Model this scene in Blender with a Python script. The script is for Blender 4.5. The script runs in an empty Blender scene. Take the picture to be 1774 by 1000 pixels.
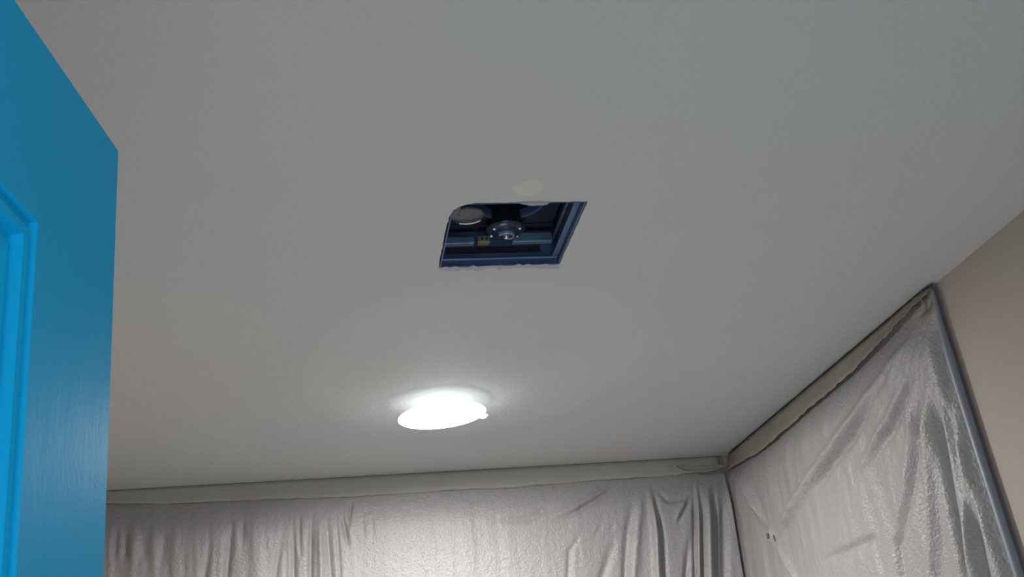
import bpy, bmesh, math, random
import numpy as np
from mathutils import Vector, Matrix

S = bpy.context.scene
COL = S.collection
rnd = random.Random(7)

# ------------------------------------------------------------------ camera, world, exposure
EYE = 1.64                                   # eye height; ceiling is 0.80 m above it
cam_d = bpy.data.cameras.new('camera')
cam = bpy.data.objects.new('camera', cam_d)
COL.objects.link(cam)
R_ = Vector((0.98594264, -0.1400648, -0.09109864))
U_ = Vector((0.03109098, -0.38190771, 0.92367735))
W_ = Vector((0.16416596, 0.91352523, 0.37218434))
cam.matrix_world = Matrix(((R_.x, U_.x, -W_.x, 0), (R_.y, U_.y, -W_.y, 0), (R_.z, U_.z, -W_.z, EYE), (0, 0, 0, 1)))
cam_d.sensor_fit = 'HORIZONTAL'
cam_d.sensor_width = 36.0
cam_d.lens = 36.0 * 2080.4 / 1774.0
cam_d.clip_start = 0.02
S.camera = cam

world = bpy.data.worlds.new('world')
S.world = world
world.use_nodes = True
bg = world.node_tree.nodes['Background']
bg.inputs[0].default_value = (0.75, 0.86, 1.0, 1)       # dim hallway light that comes in through the doorway
bg.inputs[1].default_value = 0.92

S.view_settings.view_transform = 'Standard'
S.view_settings.look = 'None'
S.view_settings.gamma = 1.0
S.view_settings.use_curve_mapping = False
S.view_settings.exposure = 1.06
LAMP = 120.0                                   # radiance of the lamp's disc
NECK = 4.0                                   # radiance of its glowing neck

# added fill spot, unseen below the view, turned up to brighten the ceiling
wl = bpy.data.lights.new('ceiling_fill', 'SPOT')
wl.energy = 11.5
wl.spot_size = math.radians(112)
wl.spot_blend = 1.0
wl.shadow_soft_size = 0.14
wl.color = (1.0, 0.97, 0.93)
wlo = bpy.data.objects.new('ceiling_fill', wl)
wlo.rotation_euler = (math.pi, 0, 0)
wlo.location = (0.10, 1.70, 0.35)
COL.objects.link(wlo)

CEIL = EYE + 0.80
BACK = 3.3224
RIGHT = 1.1918
LEFT = -0.74
FRONT = -0.06

# ------------------------------------------------------------------ helpers
def obj(name, bm, mat, parent=None, smooth=False, loc=None):
    me = bpy.data.meshes.new(name)
    bm.normal_update()
    bm.to_mesh(me); bm.free()
    o = bpy.data.objects.new(name, me)
    COL.objects.link(o)
    if mat: me.materials.append(mat)
    if smooth:
        for p in me.polygons: p.use_smooth = True
    if parent: o.parent = parent
    if loc: o.location = loc
    return o

def smooth_by_angle(o, deg=35):
    me = o.data
    for p in me.polygons: p.use_smooth = True
    bm = bmesh.new(); bm.from_mesh(me)
    for e in bm.edges:
        if len(e.link_faces) == 2 and e.calc_face_angle(0) > math.radians(deg): e.smooth = False
    bm.to_mesh(me); bm.free()
    return o

def tag(o, label=None, cat=None, group=None, kind=None):
    if label: o['label'] = label
    if cat: o['category'] = cat
    if group: o['group'] = group
    if kind: o['kind'] = kind
    return o

def empty(name, loc=(0, 0, 0)):
    o = bpy.data.objects.new(name, None)
    o.empty_display_size = 0.05
    o.location = loc
    COL.objects.link(o)
    return o

def box_bm(x0, y0, z0, x1, y1, z1, bm=None, bevel=0.0):
    bm2 = bmesh.new()
    bmesh.ops.create_cube(bm2, size=1.0)
    for v in bm2.verts:
        v.co = Vector(((x0 + x1) / 2 + v.co.x * (x1 - x0), (y0 + y1) / 2 + v.co.y * (y1 - y0), (z0 + z1) / 2 + v.co.z * (z1 - z0)))
    if bevel: bmesh.ops.bevel(bm2, geom=list(bm2.edges), offset=bevel, segments=2, affect='EDGES', profile=0.5)
    if bm is None: return bm2
    me = bpy.data.meshes.new('tmp'); bm2.to_mesh(me); bm2.free()
    bm.from_mesh(me); bpy.data.meshes.remove(me)
    return bm

def lathe_bm(profile, seg=48, c=(0, 0, 0), a0=0.0, a1=2 * math.pi, bm=None):
    bm = bm or bmesh.new()
    full = abs(a1 - a0 - 2 * math.pi) < 1e-6
    n = seg if full else seg + 1
    rings = []
    for i in range(n):
        a = a0 + (a1 - a0) * i / seg
        rings.append([bm.verts.new((c[0] + r * math.cos(a), c[1] + r * math.sin(a), c[2] + z)) for r, z in profile])
    for i in range(seg):
        A, B = rings[i], rings[(i + 1) % n]
        for k in range(len(profile) - 1):
            bm.faces.new((A[k], B[k], B[k + 1], A[k + 1]))
    bmesh.ops.remove_doubles(bm, verts=bm.verts, dist=1e-6)
    return bm

def tube_bm(pts, r, seg=10, bm=None, taper=None, squash=None):
    bm = bm or bmesh.new()
    pts = [Vector(p) for p in pts]
    rings = []
    for i, p in enumerate(pts):
        t = (pts[min(i + 1, len(pts) - 1)] - pts[max(i - 1, 0)]).normalized()
        up = Vector((1, 0, 0)) if abs(t.x) < 0.9 else Vector((0, 0, 1))
        a = t.cross(up).normalized(); b = t.cross(a).normalized()
        rr = r * (taper[i] if taper else 1.0)
        rings.append([bm.verts.new(p + a * math.cos(2 * math.pi * k / seg) * rr + b * math.sin(2 * math.pi * k / seg) * rr) for k in range(seg)])
    for A, B in zip(rings, rings[1:]):
        for k in range(seg):
            bm.faces.new((A[k], A[(k + 1) % seg], B[(k + 1) % seg], B[k]))
    bm.faces.new(rings[0][::-1]); bm.faces.new(rings[-1])
    return bm

def catmull(pts, n):
    P = [Vector(p) for p in pts]
    P = [2 * P[0] - P[1]] + P + [2 * P[-1] - P[-2]]
    out = []
    for i in range(1, len(P) - 2):
        for k in range(n):
            t = k / n
            a, b, c, d = P[i - 1], P[i], P[i + 1], P[i + 2]
            out.append(0.5 * ((2 * b) + (c - a) * t + (2 * a - 5 * b + 4 * c - d) * t * t + (3 * b - a - 3 * c + d) * t ** 3))
    out.append(P[-2])
    return out

# ------------------------------------------------------------------ materials
def mat(name, col, rough=0.6, metal=0.0, spec=0.5, coat=0.0):
    m = bpy.data.materials.new(name)
    m.use_nodes = True
    b = m.node_tree.nodes['Principled BSDF']
    b.inputs['Base Color'].default_value = (*col, 1)
    b.inputs['Roughness'].default_value = rough
    b.inputs['Metallic'].default_value = metal
    b.inputs['Specular IOR Level'].default_value = spec
    b.inputs['Coat Weight'].default_value = coat
    return m

def N(m, kind, **kw):
    n = m.node_tree.nodes.new(kind)
    for k, v in kw.items(): setattr(n, k, v)
    return n

def L(m, a, b): m.node_tree.links.new(a, b)

def noise_bump(m, layers, strength=0.3, dist=0.002, coord='Object'):
    """layers: (scale, detail, weight[, axis scale])"""
    b = m.node_tree.nodes['Principled BSDF']
    tc = N(m, 'ShaderNodeTexCoord')
    acc = None
    for la in layers:
        src = tc.outputs[coord]
        if len(la) > 3:
            mp = N(m, 'ShaderNodeMapping'); mp.inputs['Scale'].default_value = la[3]
            L(m, src, mp.inputs['Vector']); src = mp.outputs[0]
        nz = N(m, 'ShaderNodeTexNoise')
        nz.inputs['Scale'].default_value = la[0]; nz.inputs['Detail'].default_value = la[1]
        L(m, src, nz.inputs['Vector'])
        mul = N(m, 'ShaderNodeMath', operation='MULTIPLY'); mul.inputs[1].default_value = la[2]
        L(m, nz.outputs['Fac'], mul.inputs[0])
        if acc is None: acc = mul.outputs[0]
        else:
            ad = N(m, 'ShaderNodeMath', operation='ADD'); L(m, acc, ad.inputs[0]); L(m, mul.outputs[0], ad.inputs[1]); acc = ad.outputs[0]
    bp = N(m, 'ShaderNodeBump')
    bp.inputs['Strength'].default_value = strength; bp.inputs['Distance'].default_value = dist
    L(m, acc, bp.inputs['Height']); L(m, bp.outputs[0], b.inputs['Normal'])
    return bp

def tint_noise(m, c1, c2, scale=3.0, detail=3.0, lo=0.35, hi=0.65, coord='Object', mapping=None):
    """large soft variations of the surface's own colour"""
    b = m.node_tree.nodes['Principled BSDF']
    tc = N(m, 'ShaderNodeTexCoord'); src = tc.outputs[coord]
    if mapping:
        mp = N(m, 'ShaderNodeMapping'); mp.inputs['Scale'].default_value = mapping; L(m, src, mp.inputs['Vector']); src = mp.outputs[0]
    nz = N(m, 'ShaderNodeTexNoise'); nz.inputs['Scale'].default_value = scale; nz.inputs['Detail'].default_value = detail
    L(m, src, nz.inputs['Vector'])
    rp = N(m, 'ShaderNodeValToRGB')
    rp.color_ramp.elements[0].position = lo; rp.color_ramp.elements[0].color = (*c1, 1)
    rp.color_ramp.elements[1].position = hi; rp.color_ramp.elements[1].color = (*c2, 1)
    L(m, nz.outputs['Fac'], rp.inputs[0]); L(m, rp.outputs[0], b.inputs['Base Color'])
    return rp

def ceiling_mat():
    m = mat('ceiling_paint', (0.6, 0.6, 0.58), 0.75, spec=0.3)
    b = m.node_tree.nodes['Principled BSDF']
    rp = tint_noise(m, (0.565, 0.605, 0.60), (0.605, 0.595, 0.585), 1.3, 3)
    tc = N(m, 'ShaderNodeTexCoord')
    # an area round the lamp and up to the fan: rounded edge, slightly paler
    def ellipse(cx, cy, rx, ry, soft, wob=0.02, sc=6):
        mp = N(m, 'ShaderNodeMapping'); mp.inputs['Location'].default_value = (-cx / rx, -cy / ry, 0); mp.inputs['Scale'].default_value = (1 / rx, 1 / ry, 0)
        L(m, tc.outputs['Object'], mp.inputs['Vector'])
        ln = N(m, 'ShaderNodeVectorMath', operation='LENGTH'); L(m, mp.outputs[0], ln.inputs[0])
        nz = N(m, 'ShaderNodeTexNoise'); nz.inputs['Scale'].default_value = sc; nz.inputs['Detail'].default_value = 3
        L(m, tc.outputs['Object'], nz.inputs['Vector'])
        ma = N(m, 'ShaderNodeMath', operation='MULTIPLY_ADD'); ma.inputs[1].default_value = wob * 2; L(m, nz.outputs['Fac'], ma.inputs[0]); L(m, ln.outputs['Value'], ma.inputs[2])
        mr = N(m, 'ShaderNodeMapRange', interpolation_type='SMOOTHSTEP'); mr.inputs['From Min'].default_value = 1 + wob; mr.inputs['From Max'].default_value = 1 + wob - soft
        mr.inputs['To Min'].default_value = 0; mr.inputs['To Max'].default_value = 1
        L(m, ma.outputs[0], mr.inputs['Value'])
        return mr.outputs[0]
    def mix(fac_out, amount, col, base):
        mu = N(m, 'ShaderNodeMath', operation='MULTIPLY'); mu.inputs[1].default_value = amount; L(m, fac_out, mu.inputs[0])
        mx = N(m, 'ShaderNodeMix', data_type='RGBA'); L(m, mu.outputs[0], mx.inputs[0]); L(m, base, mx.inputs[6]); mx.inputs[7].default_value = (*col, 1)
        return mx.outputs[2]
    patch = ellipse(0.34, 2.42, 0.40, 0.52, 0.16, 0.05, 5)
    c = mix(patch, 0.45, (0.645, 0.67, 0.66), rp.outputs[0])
    pale_spot = ellipse(0.320, 1.570, 0.027, 0.030, 0.35, 0.25, 40)          # small pale spot next to the fan opening
    c = mix(pale_spot, 0.4, (0.80, 0.76, 0.68), c)
    L(m, c, b.inputs['Base Color'])
    noise_bump(m, [(140, 4, 0.7), (45, 3, 0.6), (9, 2, 0.5)], 0.5, 0.004)
    return m

def film_mat():
    m = bpy.data.materials.new('plastic_film'); m.use_nodes = True
    b = m.node_tree.nodes['Principled BSDF']
    b.inputs['Base Color'].default_value = (0.455, 0.438, 0.432, 1)
    b.inputs['Roughness'].default_value = 0.38
    b.inputs['Specular IOR Level'].default_value = 0.65
    noise_bump(m, [(170, 3, 0.9), (60, 4, 0.9), (22, 3, 0.7, (1.0, 1.0, 0.45))], 0.6, 0.005)
    tr = N(m, 'ShaderNodeBsdfTranslucent'); tr.inputs['Color'].default_value = (0.455, 0.438, 0.432, 1)
    mx = N(m, 'ShaderNodeMixShader'); mx.inputs[0].default_value = 0.22
    out = m.node_tree.nodes['Material Output']
    L(m, b.outputs[0], mx.inputs[1]); L(m, tr.outputs[0], mx.inputs[2]); L(m, mx.outputs[0], out.inputs['Surface'])
    return m

def emit_mat(name, col, s):
    m = bpy.data.materials.new(name); m.use_nodes = True
    nt = m.node_tree; nt.nodes.remove(nt.nodes['Principled BSDF'])
    e = N(m, 'ShaderNodeEmission'); e.inputs[0].default_value = (*col, 1); e.inputs[1].default_value = s
    L(m, e.outputs[0], nt.nodes['Material Output'].inputs['Surface'])
    return m

M = {}
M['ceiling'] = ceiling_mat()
M['wall'] = mat('beige_wall_paint', (0.60, 0.54, 0.47), 0.7, spec=0.3)
tint_noise(M['wall'], (0.40, 0.355, 0.31), (0.43, 0.38, 0.33), 2.2, 3)
noise_bump(M['wall'], [(120, 3, 0.6), (30, 3, 0.5)], 0.3, 0.002)
M['floor'] = mat('drop_cloth_floor', (0.60, 0.58, 0.55), 0.8)
noise_bump(M['floor'], [(200, 2, 0.6), (8, 3, 0.8)], 0.3, 0.004)
M['door'] = mat('blue_gloss_paint', (0.010, 0.40, 0.69), 0.4, spec=0.06)
tint_noise(M['door'], (0.006, 0.46, 0.80), (0.010, 0.49, 0.84), 3, 3)
noise_bump(M['door'], [(260, 2, 0.5), (55, 3, 0.7, (1, 1, 0.25)), (14, 2, 0.8)], 0.08, 0.0015)
M['film'] = film_mat()
M['tape'] = mat('masking_paper', (0.60, 0.56, 0.46), 0.65)
tint_noise(M['tape'], (0.39, 0.375, 0.335), (0.43, 0.415, 0.375), 8, 3)
noise_bump(M['tape'], [(150, 3, 0.6), (25, 3, 0.8)], 0.4, 0.002)
M['tape_yellow'] = mat('yellowed_masking_paper', (0.36, 0.32, 0.22), 0.65)
tint_noise(M['tape_yellow'], (0.265, 0.248, 0.195), (0.305, 0.288, 0.235), 8, 3)
noise_bump(M['tape_yellow'], [(150, 3, 0.6), (25, 3, 0.8)], 0.4, 0.002)
M['gap_shadow'] = mat('gap_shadow_dark', (0.03, 0.03, 0.035), 0.8)  # shadow in the gap under the ceiling, as a dark colour
M['snag'] = mat('grey_snag', (0.12, 0.12, 0.12), 0.8)
M['hem'] = mat('rolled_grey_film', (0.26, 0.28, 0.32), 0.45)
noise_bump(M['hem'], [(90, 3, 0.7)], 0.4, 0.003)
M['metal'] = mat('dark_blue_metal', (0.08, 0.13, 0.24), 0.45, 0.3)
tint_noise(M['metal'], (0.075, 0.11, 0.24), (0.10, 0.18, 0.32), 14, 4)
M['metal_dark'] = mat('near_black_metal', (0.012, 0.016, 0.035), 0.6, 0.2)  # near-black tone for the top, the plates and the slot
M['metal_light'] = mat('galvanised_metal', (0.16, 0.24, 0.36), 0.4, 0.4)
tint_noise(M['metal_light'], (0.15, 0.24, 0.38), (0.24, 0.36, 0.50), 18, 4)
M['motor'] = mat('motor_enamel', (0.03, 0.045, 0.085), 0.3, 0.3)
M['black'] = mat('black_plastic', (0.01, 0.012, 0.02), 0.5)
M['grey_plastic'] = mat('grey_green_plastic', (0.045, 0.06, 0.07), 0.35)
M['steel'] = mat('bright_steel', (0.75, 0.77, 0.80), 0.22, 0.9)
M['tan'] = mat('tan_plastic', (0.22, 0.19, 0.12), 0.6)
M['smear'] = mat('pale_blue_paint', (0.40, 0.42, 0.51), 0.55)
M['paper'] = mat('torn_drywall_paper', (0.33, 0.38, 0.44), 0.8)
M['white'] = mat('white_enamel', (0.85, 0.85, 0.84), 0.35)
M['disc'] = emit_mat('lamp_diffuser', (1.0, 0.995, 0.97), LAMP)
M['rim'] = emit_mat('lamp_rim_glow', (1.0, 0.995, 0.97), 30.0)
M['glow'] = emit_mat('lamp_back_glow', (0.97, 1.0, 0.985), 0.7)
M['neck'] = emit_mat('lamp_neck_glow', (0.97, 1.0, 0.985), NECK)

# ------------------------------------------------------------------ room shell
T = 0.12
def wall(name, x0, y0, x1, y1, z0=0.0, z1=CEIL):
    return tag(obj(name, box_bm(x0, y0, z0, x1, y1, z1), M['wall']), kind='structure')
wall('wall_back', LEFT - T, BACK, RIGHT + T, BACK + T)
wall('wall_right', RIGHT, FRONT - T, RIGHT + T, BACK)
wall('wall_left', LEFT - T, FRONT - T, LEFT, BACK)
D0, D1 = -0.256, 0.535                        # doorway the photographer stands in
bm = box_bm(LEFT, FRONT - T, 0, D0, FRONT, CEIL)
box_bm(D1, FRONT - T, 0, RIGHT, FRONT, CEIL, bm)
box_bm(D0, FRONT - T, 2.05, D1, FRONT, CEIL, bm)
tag(obj('wall_front', bm, M['wall']), kind='structure')
tag(obj('floor', box_bm(LEFT - T, FRONT - T, -0.1, RIGHT + T, BACK + T, 0), M['floor']), kind='structure')

# ceiling slab with a rough-cut opening for the fan and a round hole for the lamp
FX0, FX1, FY0, FY1 = 0.2119, 0.4213, 1.6184, 1.8609
LC = Vector((0.2840, 2.6400))
def rough(a, b, n, amp):
    out = []
    a, b = Vector(a), Vector(b); d = b - a; nn = Vector((-d.y, d.x)).normalized()
    for i in range(n):
        t = i / n
        out.append(a + d * t + nn * rnd.uniform(-amp, amp) * (0 if i == 0 else 1))
    return out
fan_loop = []
fan_loop += rough((FX0, FY1), (FX1, FY1 - 0.001), 30, 0.0012)
fan_loop += rough((FX1, FY1 - 0.001), (FX1 + 0.0005, FY0), 18, 0.0008)
fan_loop += rough((FX1 + 0.0005, FY0), (0.262, FY0 - 0.001), 16, 0.0008)
fan_loop += [Vector(p) for p in ((0.262, FY0 - 0.001), (0.247, 1.6165), (0.235, 1.621), (0.225, 1.628), (0.2165, 1.639), (0.2135, 1.652), (0.2115, 1.668), (0.2125, 1.676))]
fan_loop += rough((0.2105, 1.690), (FX0, FY1), 12, 0.0006)[0:]
lamp_loop = [LC + Vector((math.cos(a), math.sin(a))) * 0.062 for a in [2 * math.pi * k / 40 for k in range(40)]]
outer = [Vector((LEFT - T, FRONT - T)), Vector((RIGHT + T, FRONT - T)), Vector((RIGHT + T, BACK + T)), Vector((LEFT - T, BACK + T))]
bm = bmesh.new()
edges = []
for lp in (outer, fan_loop, lamp_loop):
    vs = [bm.verts.new((p.x, p.y, CEIL)) for p in lp]
    edges += [bm.edges.new((vs[i], vs[(i + 1) % len(vs)])) for i in range(len(vs))]
bmesh.ops.triangle_fill(bm, use_beauty=True, use_dissolve=False, edges=edges, normal=(0, 0, -1))
ret = bmesh.ops.extrude_face_region(bm, geom=list(bm.faces))
for v in [g for g in ret['geom'] if isinstance(g, bmesh.types.BMVert)]: v.co.z += 0.014
bmesh.ops.recalc_face_normals(bm, faces=bm.faces)
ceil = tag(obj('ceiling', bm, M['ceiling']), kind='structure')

# roof deck above the ceiling void, closes the room for light
tag(obj('roof_deck', box_bm(LEFT - T, FRONT - T, CEIL + 0.30, RIGHT + T, BACK + T, CEIL + 0.34), M['wall']), kind='structure')

# torn paper at the near lip of the opening, paint smeared along its far lip
def blob_sheet(pts, z, th, name, m, parent):
    bm = bmesh.new()
    vs = [bm.verts.new((x, y, z)) for x, y in pts]
    f = bm.faces.new(vs)
    r = bmesh.ops.extrude_face_region(bm, geom=[f])
    for v in [g for g in r['geom'] if isinstance(g, bmesh.types.BMVert)]: v.co.z -= th
    bmesh.ops.triangulate(bm, faces=list(bm.faces)); bmesh.ops.recalc_face_normals(bm, faces=bm.faces)
    return obj(name, bm, m, parent)
tp = blob_sheet([(0.313, 1.616), (0.330, 1.615), (0.350, 1.616), (0.362, 1.6165), (0.359, 1.6245), (0.353, 1.6265), (0.346, 1.6262), (0.338, 1.6275), (0.331, 1.6265), (0.325, 1.623), (0.318, 1.6205)], CEIL - 0.0002, 0.0012, 'torn_paper', M['paper'], ceil)
tag(tp, 'pale scrap of torn drywall paper')
r2 = random.Random(3)
top = [(FX0 + 0.004 + i * (FX1 - FX0 - 0.006) / 26, FY1 - 0.001 - r2.uniform(0.000, 0.010) * (1 if i % 2 else 0.4)) for i in range(27)]
bot = [(FX0 + 0.002 + i * (FX1 - FX0) / 26, FY1 + 0.003 + r2.uniform(0.000, 0.014)) for i in range(27)][::-1]
sm = blob_sheet(top + bot, CEIL - 0.0002, 0.0008, 'paint_smear', M['smear'], ceil)
tag(sm, 'pale blue paint smear')

# ------------------------------------------------------------------ exhaust fan
fan = empty('exhaust_fan', ((FX0 + FX1) / 2, (FY0 + FY1) / 2, CEIL))
tag(fan, 'open square bathroom exhaust fan housing, dark blue metal, cover removed, in the ceiling opening', 'fan')
FC = Vector(fan.location)
def fpart(name, bm, m, smooth=0, parent=None, label=None):
    par = parent or fan
    for v in bm.verts: v.co -= FC
    o = obj(name, bm, m, par)
    if smooth: smooth_by_angle(o, smooth)
    if label: o['label'] = label
    return o
z0 = CEIL + 0.0005
HX0, HX1, HY0, HY1, HZ = FX0 + 0.0040, FX1 - 0.0035, FY0 + 0.004, FY1 - 0.0045, CEIL + 0.150
bm = box_bm(HX0 - .002, HY1, z0, HX1 + .002, HY1 + .002, HZ); fpart('housing_wall', bm, M['metal'])
bm = box_bm(HX0 - .002, HY0 - .002, z0, HX1 + .002, HY0, HZ); fpart('housing_wall', bm, M['metal'])
bm = box_bm(HX0 - .002, HY0, z0, HX0, HY1, HZ); fpart('housing_wall', bm, M['metal'])
bm = box_bm(HX1, HY0, z0, HX1 + .002, HY1, HZ); fpart('housing_wall', bm, M['metal'])
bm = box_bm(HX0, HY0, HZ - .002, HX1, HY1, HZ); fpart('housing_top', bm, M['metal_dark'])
# far lip and ledges against the far wall
bm = box_bm(HX0 + .001, HY1 - .006, CEIL + .010, HX1 - .001, HY1 - .0005, CEIL + .0125, bevel=.0006); fpart('mounting_lip', bm, M['metal_light'])
bm = box_bm(HX1 - .011, HY0 + .002, CEIL + .010, HX1 - .001, HY1 - .007, CEIL + .0125, bevel=.0006); fpart('mounting_lip', bm, M['metal'])
bm = box_bm(HX1 - .006, HY0 + .004, CEIL + .045, HX1 - .001, HY1 - .002, CEIL + .051, bevel=.001); fpart('side_rib', bm, M['metal_light'])
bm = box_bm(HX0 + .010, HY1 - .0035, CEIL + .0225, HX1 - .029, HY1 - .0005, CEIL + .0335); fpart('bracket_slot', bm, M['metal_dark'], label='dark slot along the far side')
bm = box_bm(HX0 + .004, HY1 - .016, CEIL + .035, HX0 + .058, HY1 - .001, CEIL + .048, bevel=.0015); fpart('bracket', bm, M['metal_light'])
bm = box_bm(HX1 - .078, HY1 - .016, CEIL + .036, HX1 - .008, HY1 - .001, CEIL + .053, bevel=.0015); fpart('bracket', bm, M['metal_light'])
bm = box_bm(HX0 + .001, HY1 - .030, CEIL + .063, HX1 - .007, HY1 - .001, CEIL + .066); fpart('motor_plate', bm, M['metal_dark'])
# plug socket
bm = box_bm(HX0 + .064, HY1 - .020, CEIL + .036, HX0 + .085, HY1 - .001, CEIL + .047, bevel=.0012)
sk = fpart('plug_socket', bm, M['tan'], label='tan plastic plug socket')
for dx in (0.070, 0.078):
    b2 = box_bm(HX0 + dx, HY1 - .0208, CEIL + .039, HX0 + dx + .0022, HY1 - .0198, CEIL + .044)
    for v in b2.verts: v.co -= FC
    obj('socket_slot', b2, M['black'], sk)
# motor: stepped drum with a hub and a bright screw
MC = (0.3245, 1.812, CEIL + .034)
bm = lathe_bm([(0.0, 0.000), (0.011, 0.000), (0.012, 0.001), (0.012, 0.004), (0.0185, 0.005), (0.020, 0.0035), (0.0225, 0.0035), (0.024, 0.006), (0.030, 0.0085), (0.0325, 0.011), (0.0335, 0.013)], 56, MC)
mo = fpart('motor', bm, M['motor'], 30)
bm = lathe_bm([(0.0335, 0.013), (0.0300, 0.0145), (0.0300, 0.060), (0, 0.060)], 48, MC)
for v in bm.verts: v.co -= FC
smooth_by_angle(obj('motor_can', bm, M['black'], mo), 30)
bm = lathe_bm([(0.0, -0.0065), (0.003, -0.006), (0.0045, -0.0045), (0.005, 0.001)], 24, MC)
for v in bm.verts: v.co -= FC
h = obj('shaft_end', bm, M['steel'], mo, smooth=True)
bm = lathe_bm([(0.0105, -0.001), (0.0125, -0.003), (0.0145, -0.001), (0.0145, 0.004)], 40, MC, math.radians(200), math.radians(420))
for v in bm.verts: v.co -= FC
obj('hub_collar', bm, M['metal_light'], mo, smooth=True)
for a in (35, 150, 215, 325):
    p = (MC[0] + .0265 * math.cos(math.radians(a)), MC[1] + .0265 * math.sin(math.radians(a)), MC[2] + .0065)
    bm = lathe_bm([(0.0, -0.0028), (0.0028, -0.002), (0.0036, 0.0), (0.0036, 0.003)], 16, p)
    for v in bm.verts: v.co -= FC
    obj('motor_screw', bm, M['steel'], mo, smooth=True)
# inlet ring (the mouth of the blower) behind the motor
IC = (0.325, 1.748, CEIL + .060)
bm = lathe_bm([(0.058, 0.005), (0.0565, 0.001), (0.055, -0.0005), (0.0535, 0.001), (0.0525, 0.005), (0.0520, 0.035)], 64, IC)
fpart('inlet_ring', bm, M['metal'], 40)
bm = lathe_bm([(0.046, 0.012), (0.046, 0.055)], 48, IC); 
fpart('blower_wheel', bm, M['black'])
r_ = bmesh.new()
for k in range(30):
    a = 2 * math.pi * k / 30
    c, s = math.cos(a), math.sin(a)
    q = [(0.034, -0.15), (0.045, 0.0)]
    pts = [(IC[0] + r * math.cos(a + o), IC[1] + r * math.sin(a + o)) for r, o in q]
    v = [r_.verts.new((pts[0][0], pts[0][1], IC[2] + .014)), r_.verts.new((pts[1][0], pts[1][1], IC[2] + .014)), r_.verts.new((pts[1][0], pts[1][1], IC[2] + .05)), r_.verts.new((pts[0][0], pts[0][1], IC[2] + .05))]
    r_.faces.new(v)
tag(fpart('blower_vanes', r_, M['black']), kind='stuff')
# scroll plate with the inlet hole
bm = bmesh.new()
n = 64; inn = []; out_ = []
for k in range(n):
    a = 2 * math.pi * k / n; c, s = math.cos(a), math.sin(a)
    inn.append(bm.verts.new((IC[0] + .058 * c, IC[1] + .058 * s, IC[2] + .004)))
    t = min((HX1 - .008 - IC[0]) / c if c > 1e-6 else (IC[0] - HX0 - .001) / -c if c < -1e-6 else 9, (HY1 - .032 - IC[1]) / s if s > 1e-6 else (IC[1] - HY0 - .001) / -s if s < -1e-6 else 9)
    out_.append(bm.verts.new((IC[0] + max(t, .0585) * c, IC[1] + max(t, .0585) * s, IC[2] + .004)))
for k in range(n): bm.faces.new((inn[k], inn[(k + 1) % n], out_[(k + 1) % n], out_[k]))
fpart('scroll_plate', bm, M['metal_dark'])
# wiring drum at the near left corner, with lamplight on its rim painted as a white arc
DC = (0.2455, 1.700, CEIL + .0165)
bm = lathe_bm([(0.0, 0.004), (0.024, 0.004), (0.026, 0.002), (0.0275, 0.004), (0.0275, 0.048)], 44, DC)
dr = fpart('duct_collar', bm, M['grey_plastic'], 35)
bm = lathe_bm([(0.0262, 0.0015), (0.0272, 0.000), (0.0284, 0.0006), (0.0288, 0.0025), (0.0276, 0.003)], 40, DC, math.radians(35), math.radians(112))
for v in bm.verts: v.co -= FC
obj('lit_rim', bm, M['white'], dr, smooth=True)
bm = box_bm(HX0 + .001, 1.652, CEIL + .016, HX0 + .016, 1.700, CEIL + .055, bevel=.002)
fpart('wiring_box', bm, M['grey_plastic'])

# ------------------------------------------------------------------ lamp
lamp = empty('ceiling_light', (LC.x, LC.y, CEIL))
tag(lamp, 'glowing round white recessed downlight hanging slightly loose below the ceiling', 'light')
tilt = Matrix.Rotation(math.radians(-2.6), 4, 'Y')
def lpart(name, bm, m, parent=lamp, tilted=True):
    if tilted: bm.transform(Matrix.Translation((0, 0, -0.0325)) @ tilt @ Matrix.Scale(1.008, 4))
    return smooth_by_angle(obj(name, bm, m, parent), 40)
lpart('diffuser', lathe_bm([(0.0, -0.006), (0.05, -0.0056), (0.084, -0.004), (0.092, -0.002), (0.092, 0.000)], 72), M['disc'])
trim = lpart('trim_ring', lathe_bm([(0.0915, -0.003), (0.095, -0.0035), (0.0985, -0.002), (0.1000, 0.000)], 72), M['rim'])
lpart('back_cover', lathe_bm([(0.1000, 0.000), (0.0985, 0.0035), (0.090, 0.0055), (0.070, 0.007), (0.031, 0.009)], 72), M['glow'])
lpart('lamp_neck', lathe_bm([(0.030, 0.008), (0.0305, 0.020), (0.030, 0.050), (0.029, 0.075), (0.0, 0.080)], 56), M['neck'])
clip = bmesh.new()
tube_bm(catmull([(0.086, 0.026, -0.001), (0.092, 0.028, -0.004), (0.098, 0.029, -0.005), (0.1025, 0.028, -0.003), (0.1060, 0.026, 0.001)], 4), 0.0032, 8, clip)
lpart('spring_clip', clip, M['neck'])  # clip made to glow like the neck so it looks brightly lit
# can in the ceiling void
bm = lathe_bm([(0.0625, 0.0145), (0.0625, 0.14), (0.0, 0.14)], 48)
lpart('lamp_can', bm, M['white'], tilted=False)

# ------------------------------------------------------------------ door
EDGE = Vector((-0.11944, 0.70343)); DD = Vector((-0.16446, -0.98638))      # free edge, direction towards the hinge
DW, DT, DTOP, DBOT = 0.762, 0.035, EYE + 0.39, 0.012
dm = Matrix(((DD.x, DD.y, 0, EDGE.x), (DD.y, -DD.x, 0, EDGE.y), (0, 0, 1, 0), (0, 0, 0, 1)))   # local: u to hinge, v away from the room side, z up
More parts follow.
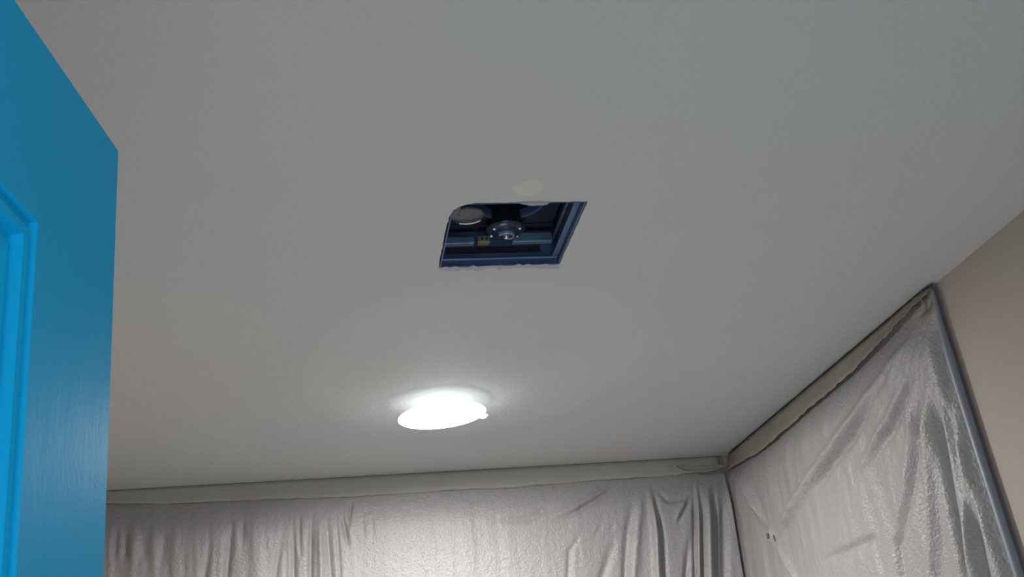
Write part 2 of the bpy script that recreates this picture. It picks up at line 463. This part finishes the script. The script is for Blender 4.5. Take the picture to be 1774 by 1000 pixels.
# v axis: (DD.y, -DD.x) points to the left wall
stile, rail = 0.117, 0.105
mull = 0.105
pw = (DW - 2 * stile - mull) / 2
us = [(stile, stile + pw), (stile + pw + mull, DW - stile)]
H = DTOP - DBOT
zs = [(DTOP - rail - 0.24, DTOP - rail), (DBOT + 0.24 + 0.54 + 0.19, DTOP - rail - 0.24 - 0.105), (DBOT + 0.24, DBOT + 0.24 + 0.54)]
cells_u = sorted({0, DW, *[a for p in us for a in p]}); cells_z = sorted({DBOT, DTOP, *[a for p in zs for a in p]})
def is_panel(u, z): return any(a < u < b for a, b in us) and any(a < z < b for a, b in zs)
bm = bmesh.new()
vc = {}
def V(u, v, z):
    k = (round(u, 5), round(v, 5), round(z, 5))
    if k not in vc: vc[k] = bm.verts.new(k)
    return vc[k]
for v_ in (0.0, DT):
    for a, b in zip(cells_u, cells_u[1:]):
        for c, d in zip(cells_z, cells_z[1:]):
            if not is_panel((a + b) / 2, (c + d) / 2):
                bm.faces.new((V(a, v_, c), V(b, v_, c), V(b, v_, d), V(a, v_, d)))
for a, b in zip(cells_u, cells_u[1:]):
    for z in (DBOT, DTOP): bm.faces.new((V(a, 0, z), V(b, 0, z), V(b, DT, z), V(a, DT, z)))
for c, d in zip(cells_z, cells_z[1:]):
    for u in (0, DW): bm.faces.new((V(u, 0, c), V(u, 0, d), V(u, DT, d), V(u, DT, c)))
bmesh.ops.recalc_face_normals(bm, faces=bm.faces)
door = obj('door_1', bm, M['door'])
door.matrix_world = dm
tag(door, 'open bright blue panelled door at the left edge', kind='structure')
PROFILE = [(0.0, 0.0), (0.0010, 0.0040), (0.0060, 0.0050), (0.0072, 0.0012), (0.0110, 0.0020), (0.0125, 0.0080), (0.0178, 0.0098), (0.0192, 0.0062), (0.0240, 0.0076), (0.0258, 0.0135), (0.0345, 0.0150)]
FIELD = [(0.0345, 0.0150), (0.0380, 0.0130), (0.0560, 0.0055), (0.0590, 0.0045)]
def frame_bm(u0, u1, z0_, z1, prof, fill):
    bm = bmesh.new()
    for side in (0, 1):
        loops = []
        for ins, dep in prof:
            v = dep if side == 0 else DT - dep
            loops.append([bm.verts.new(p) for p in ((u0 + ins, v, z0_ + ins), (u1 - ins, v, z0_ + ins), (u1 - ins, v, z1 - ins), (u0 + ins, v, z1 - ins))])
        for A, B in zip(loops, loops[1:]):
            for k in range(4): bm.faces.new((A[k], A[(k + 1) % 4], B[(k + 1) % 4], B[k]))
        if fill: bm.faces.new(loops[-1])
    bmesh.ops.recalc_face_normals(bm, faces=bm.faces)
    return bm
for zz in zs:
    for uu in us:
        mo_ = obj('panel_moulding', frame_bm(uu[0], uu[1], zz[0], zz[1], PROFILE, False), M['door'], door)
        obj('door_panel', frame_bm(uu[0], uu[1], zz[0], zz[1], FIELD, True), M['door'], mo_)
# knob set low on the free edge side and hinges at the jamb
for v0, sgn in ((0.0, -1), (DT, 1)):
    kb = lathe_bm([(0.0, 0.062), (0.014, 0.061), (0.024, 0.054), (0.027, 0.045), (0.024, 0.036), (0.013, 0.028), (0.010, 0.008), (0.030, 0.006), (0.032, 0.0)], 32)
    kb.transform(Matrix.Translation((0.065, v0, 0.95)) @ Matrix.Rotation(math.radians(-90 * sgn), 4, 'X'))
    tag(smooth_by_angle(obj('door_knob', kb, M['steel'], door), 35), 'steel knob')
for z in (0.25, 1.02, 1.80):
    hb = lathe_bm([(0, 0), (0.006, 0), (0.006, 0.09), (0, 0.09)], 14, (DW + 0.004, -0.005, z))
    tag(smooth_by_angle(obj('door_hinge', hb, M['steel'], door), 35), 'steel hinge')

# ------------------------------------------------------------------ plastic sheeting
# each fold: a polyline of (along the wall, height), its width and its depth (+ stands off the wall, - dips in)
BACK_FOLDS = [
    ([(-0.02, 2.358), (-0.028, 2.17)], 0.006, -0.009),
    ([(0.021, 2.339), (0.026, 2.167)], 0.006, -0.007),
    ([(0.062, 2.337), (0.076, 2.231)], 0.005, -0.007),
    ([(0.046, 2.343), (0.049, 2.196)], 0.004, -0.004),
    ([(0.09, 2.374), (0.076, 2.292)], 0.004, -0.005),
    ([(-0.071, 2.345), (-0.072, 2.174)], 0.006, -0.006),
    ([(-0.053, 2.349), (-0.054, 2.203)], 0.005, -0.005),
    ([(-0.229, 2.355), (-0.245, 2.19)], 0.007, -0.007),
    ([(-0.202, 2.337), (-0.203, 2.256)], 0.006, -0.004),
    ([(-0.282, 2.31), (-0.303, 2.194)], 0.007, -0.005),
    ([(-0.096, 2.325), (-0.12, 2.177)], 0.007, -0.004),
    ([(0.116, 2.323), (0.118, 2.256)], 0.005, -0.004),
    ([(0.143, 2.31), (0.143, 2.255)], 0.005, -0.003),
    ([(-0.506, 2.324), (-0.506, 2.233)], 0.008, -0.006),
    ([(-0.532, 2.341), (-0.534, 2.235)], 0.008, -0.005),
    ([(-0.464, 2.322), (-0.457, 2.23)], 0.008, -0.004),
    ([(-0.408, 2.318), (-0.411, 2.207)], 0.008, -0.003),
    ([(0.002, 2.346), (-0.001, 2.178)], 0.008, 0.007),
    ([(0.934, 2.367), (0.932, 2.289), (0.931, 2.222), (0.92, 2.104)], 0.008, 0.012),
    ([(0.948, 2.361), (0.946, 2.288), (0.951, 2.221), (0.947, 2.178)], 0.006, -0.008),
    ([(1.068, 2.371), (1.029, 2.096)], 0.006, -0.01),
    ([(1.084, 2.364), (1.049, 2.095)], 0.006, -0.01),
    ([(1.077, 2.364), (1.038, 2.096)], 0.005, 0.008),
    ([(1.107, 2.363), (1.068, 2.094)], 0.008, 0.01),
    ([(1.128, 2.361), (1.09, 2.092)], 0.006, -0.009),
    ([(1.056, 2.332), (0.993, 2.24)], 0.006, -0.008),
    ([(1.047, 2.327), (0.984, 2.241)], 0.006, 0.005),
    ([(1.04, 2.243), (1.003, 2.098)], 0.008, -0.008),
    ([(0.954, 2.349), (0.983, 2.314), (1.025, 2.317), (1.058, 2.343)], 0.007, -0.005),
    ([(0.883, 2.331), (0.853, 2.238), (0.835, 2.142)], 0.009, -0.007),
    ([(0.911, 2.368), (0.881, 2.236), (0.853, 2.109)], 0.01, 0.006),
    ([(0.86, 2.377), (0.72, 2.302), (0.633, 2.269)], 0.007, -0.006),
    ([(0.843, 2.378), (0.71, 2.314), (0.629, 2.286)], 0.007, 0.005),
    ([(0.817, 2.257), (0.79, 2.226)], 0.006, -0.004),
    ([(0.737, 2.257), (0.68, 2.19)], 0.006, -0.004),
    ([(0.783, 2.265), (0.749, 2.212)], 0.006, -0.004),
    ([(0.668, 2.333), (0.579, 2.289), (0.452, 2.289)], 0.01, -0.005),
    ([(0.826, 2.251), (0.795, 2.177), (0.765, 2.115)], 0.01, -0.005),
    ([(1.153, 2.354), (1.113, 2.09)], 0.012, -0.01),
]
RIGHT_FOLDS = [
    ([(2.083, 2.368), (2.273, 2.311), (2.524, 2.25), (3.007, 2.145)], 0.014, 0.012),
    ([(2.119, 2.352), (2.293, 2.303), (2.436, 2.248), (2.711, 2.185)], 0.01, -0.01),
    ([(2.082, 2.313), (2.199, 2.247), (2.374, 2.17)], 0.011, -0.01),
    ([(2.107, 2.302), (2.255, 2.237), (2.46, 2.163)], 0.01, 0.007),
    ([(2.074, 2.26), (2.164, 2.172), (2.237, 2.077), (2.335, 1.997)], 0.012, -0.01),
    ([(2.052, 2.278), (2.104, 2.157), (2.14, 2.056), (2.208, 1.913)], 0.016, 0.012),
    ([(2.046, 2.251), (2.06, 2.156), (2.072, 2.064), (2.082, 1.893)], 0.01, -0.014),
    ([(2.013, 2.239), (2.026, 2.111), (2.015, 1.938), (2.019, 1.883)], 0.009, -0.009),
    ([(2.022, 2.17), (2.018, 2.051), (2.05, 1.888)], 0.01, 0.008),
    ([(2.056, 2.368), (2.055, 2.342)], 0.006, -0.006),
    ([(2.708, 2.033), (2.563, 2.025), (2.428, 2.027)], 0.008, -0.005),
    ([(3.191, 2.374), (3.007, 2.145)], 0.01, 0.01),
    ([(3.004, 2.129), (2.897, 2.024)], 0.008, 0.008),
    ([(3.113, 2.363), (3.066, 2.249), (3.04, 2.152)], 0.01, -0.004),
    ([(2.012, 1.92), (2.019, 1.883)], 0.006, -0.01),
]
step = lambda x, a, b: np.clip((x - a) / (b - a), 0, 1) ** 2 * (3 - 2 * np.clip((x - a) / (b - a), 0, 1))
def fold_field(A, Z, folds, long_from, wide=1.15):
    D = np.zeros_like(A)
    for pl, w, amp in folds:
        pl = list(pl)
        if pl[-1][1] < long_from:                       # folds that leave the photo go on down the sheet
            (a0, z0_), (a1, z1) = pl[-2], pl[-1]
            s = (a1 - a0) / max(z0_ - z1, 0.02)
            s = max(-0.15, min(0.15, s))
            pl.append((a1 + s * 0.6, z1 - 0.6)); pl.append((a1 + s * 0.6, 0.1))
        best = np.full(A.shape, 1e9); par = np.zeros_like(A)
        tot = sum(math.dist(p, q) for p, q in zip(pl, pl[1:])); run = 0
        for p, q in zip(pl, pl[1:]):
            dx, dz = q[0] - p[0], q[1] - p[1]; l2 = dx * dx + dz * dz + 1e-9
            t = np.clip(((A - p[0]) * dx + (Z - p[1]) * dz) / l2, 0, 1)
            d = np.hypot(A - p[0] - t * dx, Z - p[1] - t * dz)
            m = d < best
            best = np.where(m, d, best); par = np.where(m, run + t * math.sqrt(l2), par)
            run += math.sqrt(l2)
        fade = step(par, -0.01, min(0.12, 0.35 * tot)) * step(tot - par, 0.0, min(0.15, 0.45 * tot))
        if tot < 0.08: amp *= 0.35
        D += amp * fade * np.exp(-(best / (w * wide)) ** 2)
    return D

def vnoise(A, Z, fa, fz, seed, oct=3):
    rs = np.random.RandomState(seed); D = np.zeros_like(A)
    for o in range(oct):
        for _ in range(6):
            ph = rs.rand() * 6.283; ka = fa * (2 ** o) * (0.6 + rs.rand() * 0.8) * (1 if rs.rand() > .5 else -1); kz = fz * (2 ** o) * (rs.rand() * 2 - 1)
            D += np.sin(A * ka * 6.283 + Z * kz * 6.283 + ph) / (6 * 1.8 ** o)
    return D

def film(name, a0f, a1f, zs_, na, disp, to_xyz, parent):
    """sheet as a grid: a runs along the wall, between a0f(z) and a1f(z); disp = distance from the wall"""
    nz = len(zs_)
    t = np.linspace(0, 1, na)[None, :].repeat(nz, 0)
    Z = np.array(zs_)[:, None].repeat(na, 1)
    A = a0f(Z) + (a1f(Z) - a0f(Z)) * t
    Dp = disp(A, Z, t)
    X = to_xyz(A, Z, Dp).reshape(-1, 3)
    idx = np.arange(nz * na).reshape(nz, na)
    F = np.stack([idx[:-1, :-1], idx[:-1, 1:], idx[1:, 1:], idx[1:, :-1]], -1).reshape(-1, 4)
    me = bpy.data.meshes.new(name)
    me.from_pydata(X.tolist(), [], F.tolist())
    me.update()
    for p in me.polygons: p.use_smooth = True
    o = bpy.data.objects.new(name, me); COL.objects.link(o); me.materials.append(M['film']); o.parent = parent
    return o

z_fine = list(np.linspace(CEIL - 0.004, 1.93, 190)) + list(np.linspace(1.92, 0.03, 50))
step = lambda x, a, b: np.clip((x - a) / (b - a), 0, 1) ** 2 * (3 - 2 * np.clip((x - a) / (b - a), 0, 1))

def radial(A, Z, a0, z0_, seed):
    """fine pleats that spread from the point where the sheet is gathered"""
    th = np.arctan2(A - a0, z0_ - Z + 1e-6); r = np.hypot(A - a0, Z - z0_)
    rs = np.random.RandomState(seed); D = np.zeros_like(A)
    for k in (9, 14, 23, 31, 44):
        D += np.sin(th * k + rs.rand() * 6.28) * (0.7 + 0.6 * np.sin(r * 9 * rs.rand() + rs.rand() * 6)) / (k ** 0.6)
    return 0.011 * D * step(r, 0.03, 0.25) * (1 - 0.75 * step(r, 0.35, 0.9)) * step(1.25 - np.abs(th), 0, 0.5)

# back wall
sb = empty('plastic_sheet', (0.25, BACK - 0.01, 0.0))
tag(sb, 'white plastic masking sheet hanging in pleats over the back wall below the downlight', 'sheet')
so = Vector(sb.location)
def disp_back(A, Z, t):
    down = step(CEIL - Z, 0.045, 0.16)
    base = 0.006 + 0.020 * down + 0.004 * step(CEIL - Z, 0.02, 0.06)
    corner = step(A, 1.0, 1.17)
    left = 1 - step(A, -0.1, 0.15)
    ple = 0.0045 * vnoise(A, Z, 9, 0.6, 2, 3) * down * (0.35 + 0.9 * left + 0.5 * corner)
    big = 0.008 * vnoise(A, Z, 1.6, 0.8, 5, 1) * down
    return np.maximum(base + ple + big + fold_field(A, Z, BACK_FOLDS, 2.20) * 1.5, 0.003)
film('film', lambda Z: np.full_like(Z, LEFT + 0.01), lambda Z: np.full_like(Z, RIGHT - 0.026), z_fine, 760, disp_back,
     lambda A, Z, D: np.stack([A - so.x, BACK - D - so.y, Z - so.z], -1), sb)

def strip(name, upper, lower, off, to_xyz, parent, m, seed, curl=0.004, n=10, th=0.0012):
    """paper strip between two polylines of (along, height)"""
    rs = random.Random(seed)
    U = catmull([(a, z, 0) for a, z in upper], n); Lw = catmull([(a, z, 0) for a, z in lower], n)
    k = min(len(U), len(Lw)); rows = 6
    bm = bmesh.new(); g = []
    for i in range(k):
        wob = rs.uniform(-1, 1) * 0.0012
        col = []
        for j in range(rows):
            t = j / (rows - 1)
            p = U[i].lerp(Lw[i], t)
            d = off + curl * t * t + 0.0015 * math.sin(i * 0.55) * t + wob * t
            col.append(bm.verts.new(to_xyz(p.x, p.y + (wob if j == rows - 1 else 0), d)))
        g.append(col)
    for A, B in zip(g, g[1:]):
        for j in range(rows - 1): bm.faces.new((A[j], B[j], B[j + 1], A[j + 1]))
    o = obj(name, bm, m, parent, smooth=True)
    sd = o.modifiers.new('thickness', 'SOLIDIFY'); sd.thickness = th; sd.offset = 0
    return o
bxyz = lambda a, z, d: (a - so.x, BACK - d - so.y, z - so.z)
xs = [LEFT + 0.012, -0.559, -0.412, -0.252, -0.063, 0.097, 0.398, 0.508, 0.792, 1.001, 1.158]
lowz = [2.405, 2.403, 2.394, 2.392, 2.387, 2.382, 2.385, 2.382, 2.388, 2.390, 2.402]
o = strip('masking_tape', [(x, CEIL - 0.0010) for x in xs], list(zip(xs, lowz)), 0.010, bxyz, sb, M['tape'], 1, 0.004)
tag(o, 'beige masking paper strip along the ceiling')
o = strip('loose_flap', [(1.000, 2.414), (1.060, 2.411), (1.116, 2.410), (1.158, 2.413)], [(1.003, 2.411), (1.050, 2.389), (1.120, 2.389), (1.158, 2.402)], 0.026, bxyz, sb, M['tape'], 4, 0.022, 12)
tag(o, 'loose curled end of the masking paper in the corner')

# right wall
sr = empty('plastic_sheet', (RIGHT - 0.01, 2.65, 0.0))
tag(sr, 'white plastic masking sheet gathered at its top corner on the right wall', 'sheet')
ro = Vector(sr.location)
EDGE_PTS = [(2.006, 2.427), (2.005, 2.346), (1.998, 2.265), (1.982, 2.122), (1.965, 1.992), (1.949, 1.87), (1.929, 1.7), (1.909, 1.2), (1.899, 0.03)]
ez = np.array([p[1] for p in EDGE_PTS][::-1]); ey = np.array([p[0] for p in EDGE_PTS][::-1])
edge_y = lambda Z: np.interp(Z, ez, ey)
def disp_right(A, Z, t):
    down = step(CEIL - Z, 0.03, 0.14)
    base = 0.008 + 0.026 * down
    knot = np.exp(-(((A - 2.04) / 0.05) ** 2 + ((Z - 2.41) / 0.04) ** 2))
    near = np.clip(1 - (A - 1.97) / 0.10, 0, 1)
    ple = 0.004 * vnoise(A, Z, 6, 2.0, 12, 3) * down
    big = 0.008 * vnoise(A, Z, 1.5, 1.2, 15, 1) * down
    nub = 0.014 * np.exp(-(np.hypot(A - 3.000, Z - 2.146) / 0.022) ** 2)
    e_ = 1 - step(A - edge_y(Z), 0.004, 0.032)
    lim = 0.016 + 0.1 * step(BACK - A, 0.07, 0.20)
    return np.clip(base + ple + big + 0.004 * knot + nub + fold_field(A, Z, RIGHT_FOLDS, 2.10, 1.35) * 1.5 + radial(A, Z, 2.04, 2.415, 21), 0.003, lim) * (1 - e_) + 0.0125 * e_
film('film', edge_y, lambda Z: np.full_like(Z, BACK - 0.008), [z - 0.004 for z in z_fine], 620, disp_right,
     lambda A, Z, D: np.stack([RIGHT - D - ro.x, A - ro.y, Z - ro.z], -1), sr)
rxyz = lambda a, z, d: (RIGHT - d - ro.x, a - ro.y, z - ro.z)
ys = [3.285, 3.14, 2.99, 2.77, 2.55, 2.42, 2.25, 2.15, 2.085, 2.03, 2.010]
lowr = [2.390, 2.382, 2.372, 2.378, 2.383, 2.386, 2.398, 2.408, 2.415, 2.418, 2.420]
o = strip('masking_tape', [(y, CEIL - 0.0055) for y in ys], list(zip(ys, lowr)), 0.014, rxyz, sr, M['tape_yellow'], 9, 0.012)
tag(o, 'beige masking paper strip sagging from the ceiling')
# dark strip standing in for the shadow in the gap under the ceiling
pts = catmull([(3.28, CEIL - .003, 0), (2.9, CEIL - .0025, 0), (2.5, CEIL - .003, 0), (2.2, CEIL - .0025, 0), (2.06, CEIL - .0025, 0), (1.995, CEIL - .006, 0)], 10)
bm = tube_bm([rxyz(p.x, p.y, 0.015) for p in pts], 0.0021, 8, taper=[0.55 + 0.45 * math.sin(i * 0.9) ** 2 for i in range(len(pts))])
tag(obj('gap_shadow', bm, M['gap_shadow'], sr, smooth=True), 'dark shadow line in the gap above the masking paper')
# rolled hem along the free edge
pts = catmull([(EDGE_PTS[i][0], EDGE_PTS[i][1], 0) for i in range(len(EDGE_PTS))], 8)
bm = tube_bm([rxyz(p.x - 0.004, p.y, 0.013) for p in pts], 0.0085, 12, taper=[0.35 + 0.65 * min(1, i / 14) for i in range(len(pts))])
tag(obj('rolled_hem', bm, M['hem'], sr, smooth=True), 'grey rolled edge of the sheet')
# curl of tape that pins the gathered corner
pts = catmull([(2.028, 2.412, 0), (2.024, 2.404, 0), (2.030, 2.396, 0), (2.048, 2.394, 0), (2.076, 2.394, 0)], 6)
bm = tube_bm([rxyz(p.x, p.y, 0.024) for p in pts], 0.0052, 10, taper=[0.5 + 0.5 * math.sin(math.pi * (i + 1) / (len(pts) + 1)) for i in range(len(pts))])
tag(obj('tape_curl', bm, M['tape_yellow'], sr, smooth=True), 'small brown curl of tape at the gathered corner')
# small dark snag the folds run into
bm = lathe_bm([(0.0, -0.004), (0.003, -0.003), (0.0045, 0.0), (0.0035, 0.010), (0.0, 0.012)], 14)
bm.transform(Matrix.Translation(rxyz(2.972, 2.138, 0.056)) @ Matrix.Diagonal((0.9, 1.0, 1.0, 1)))
tag(obj('snag', bm, M['snag'], sr, smooth=True), 'small dark snag in the sheet')
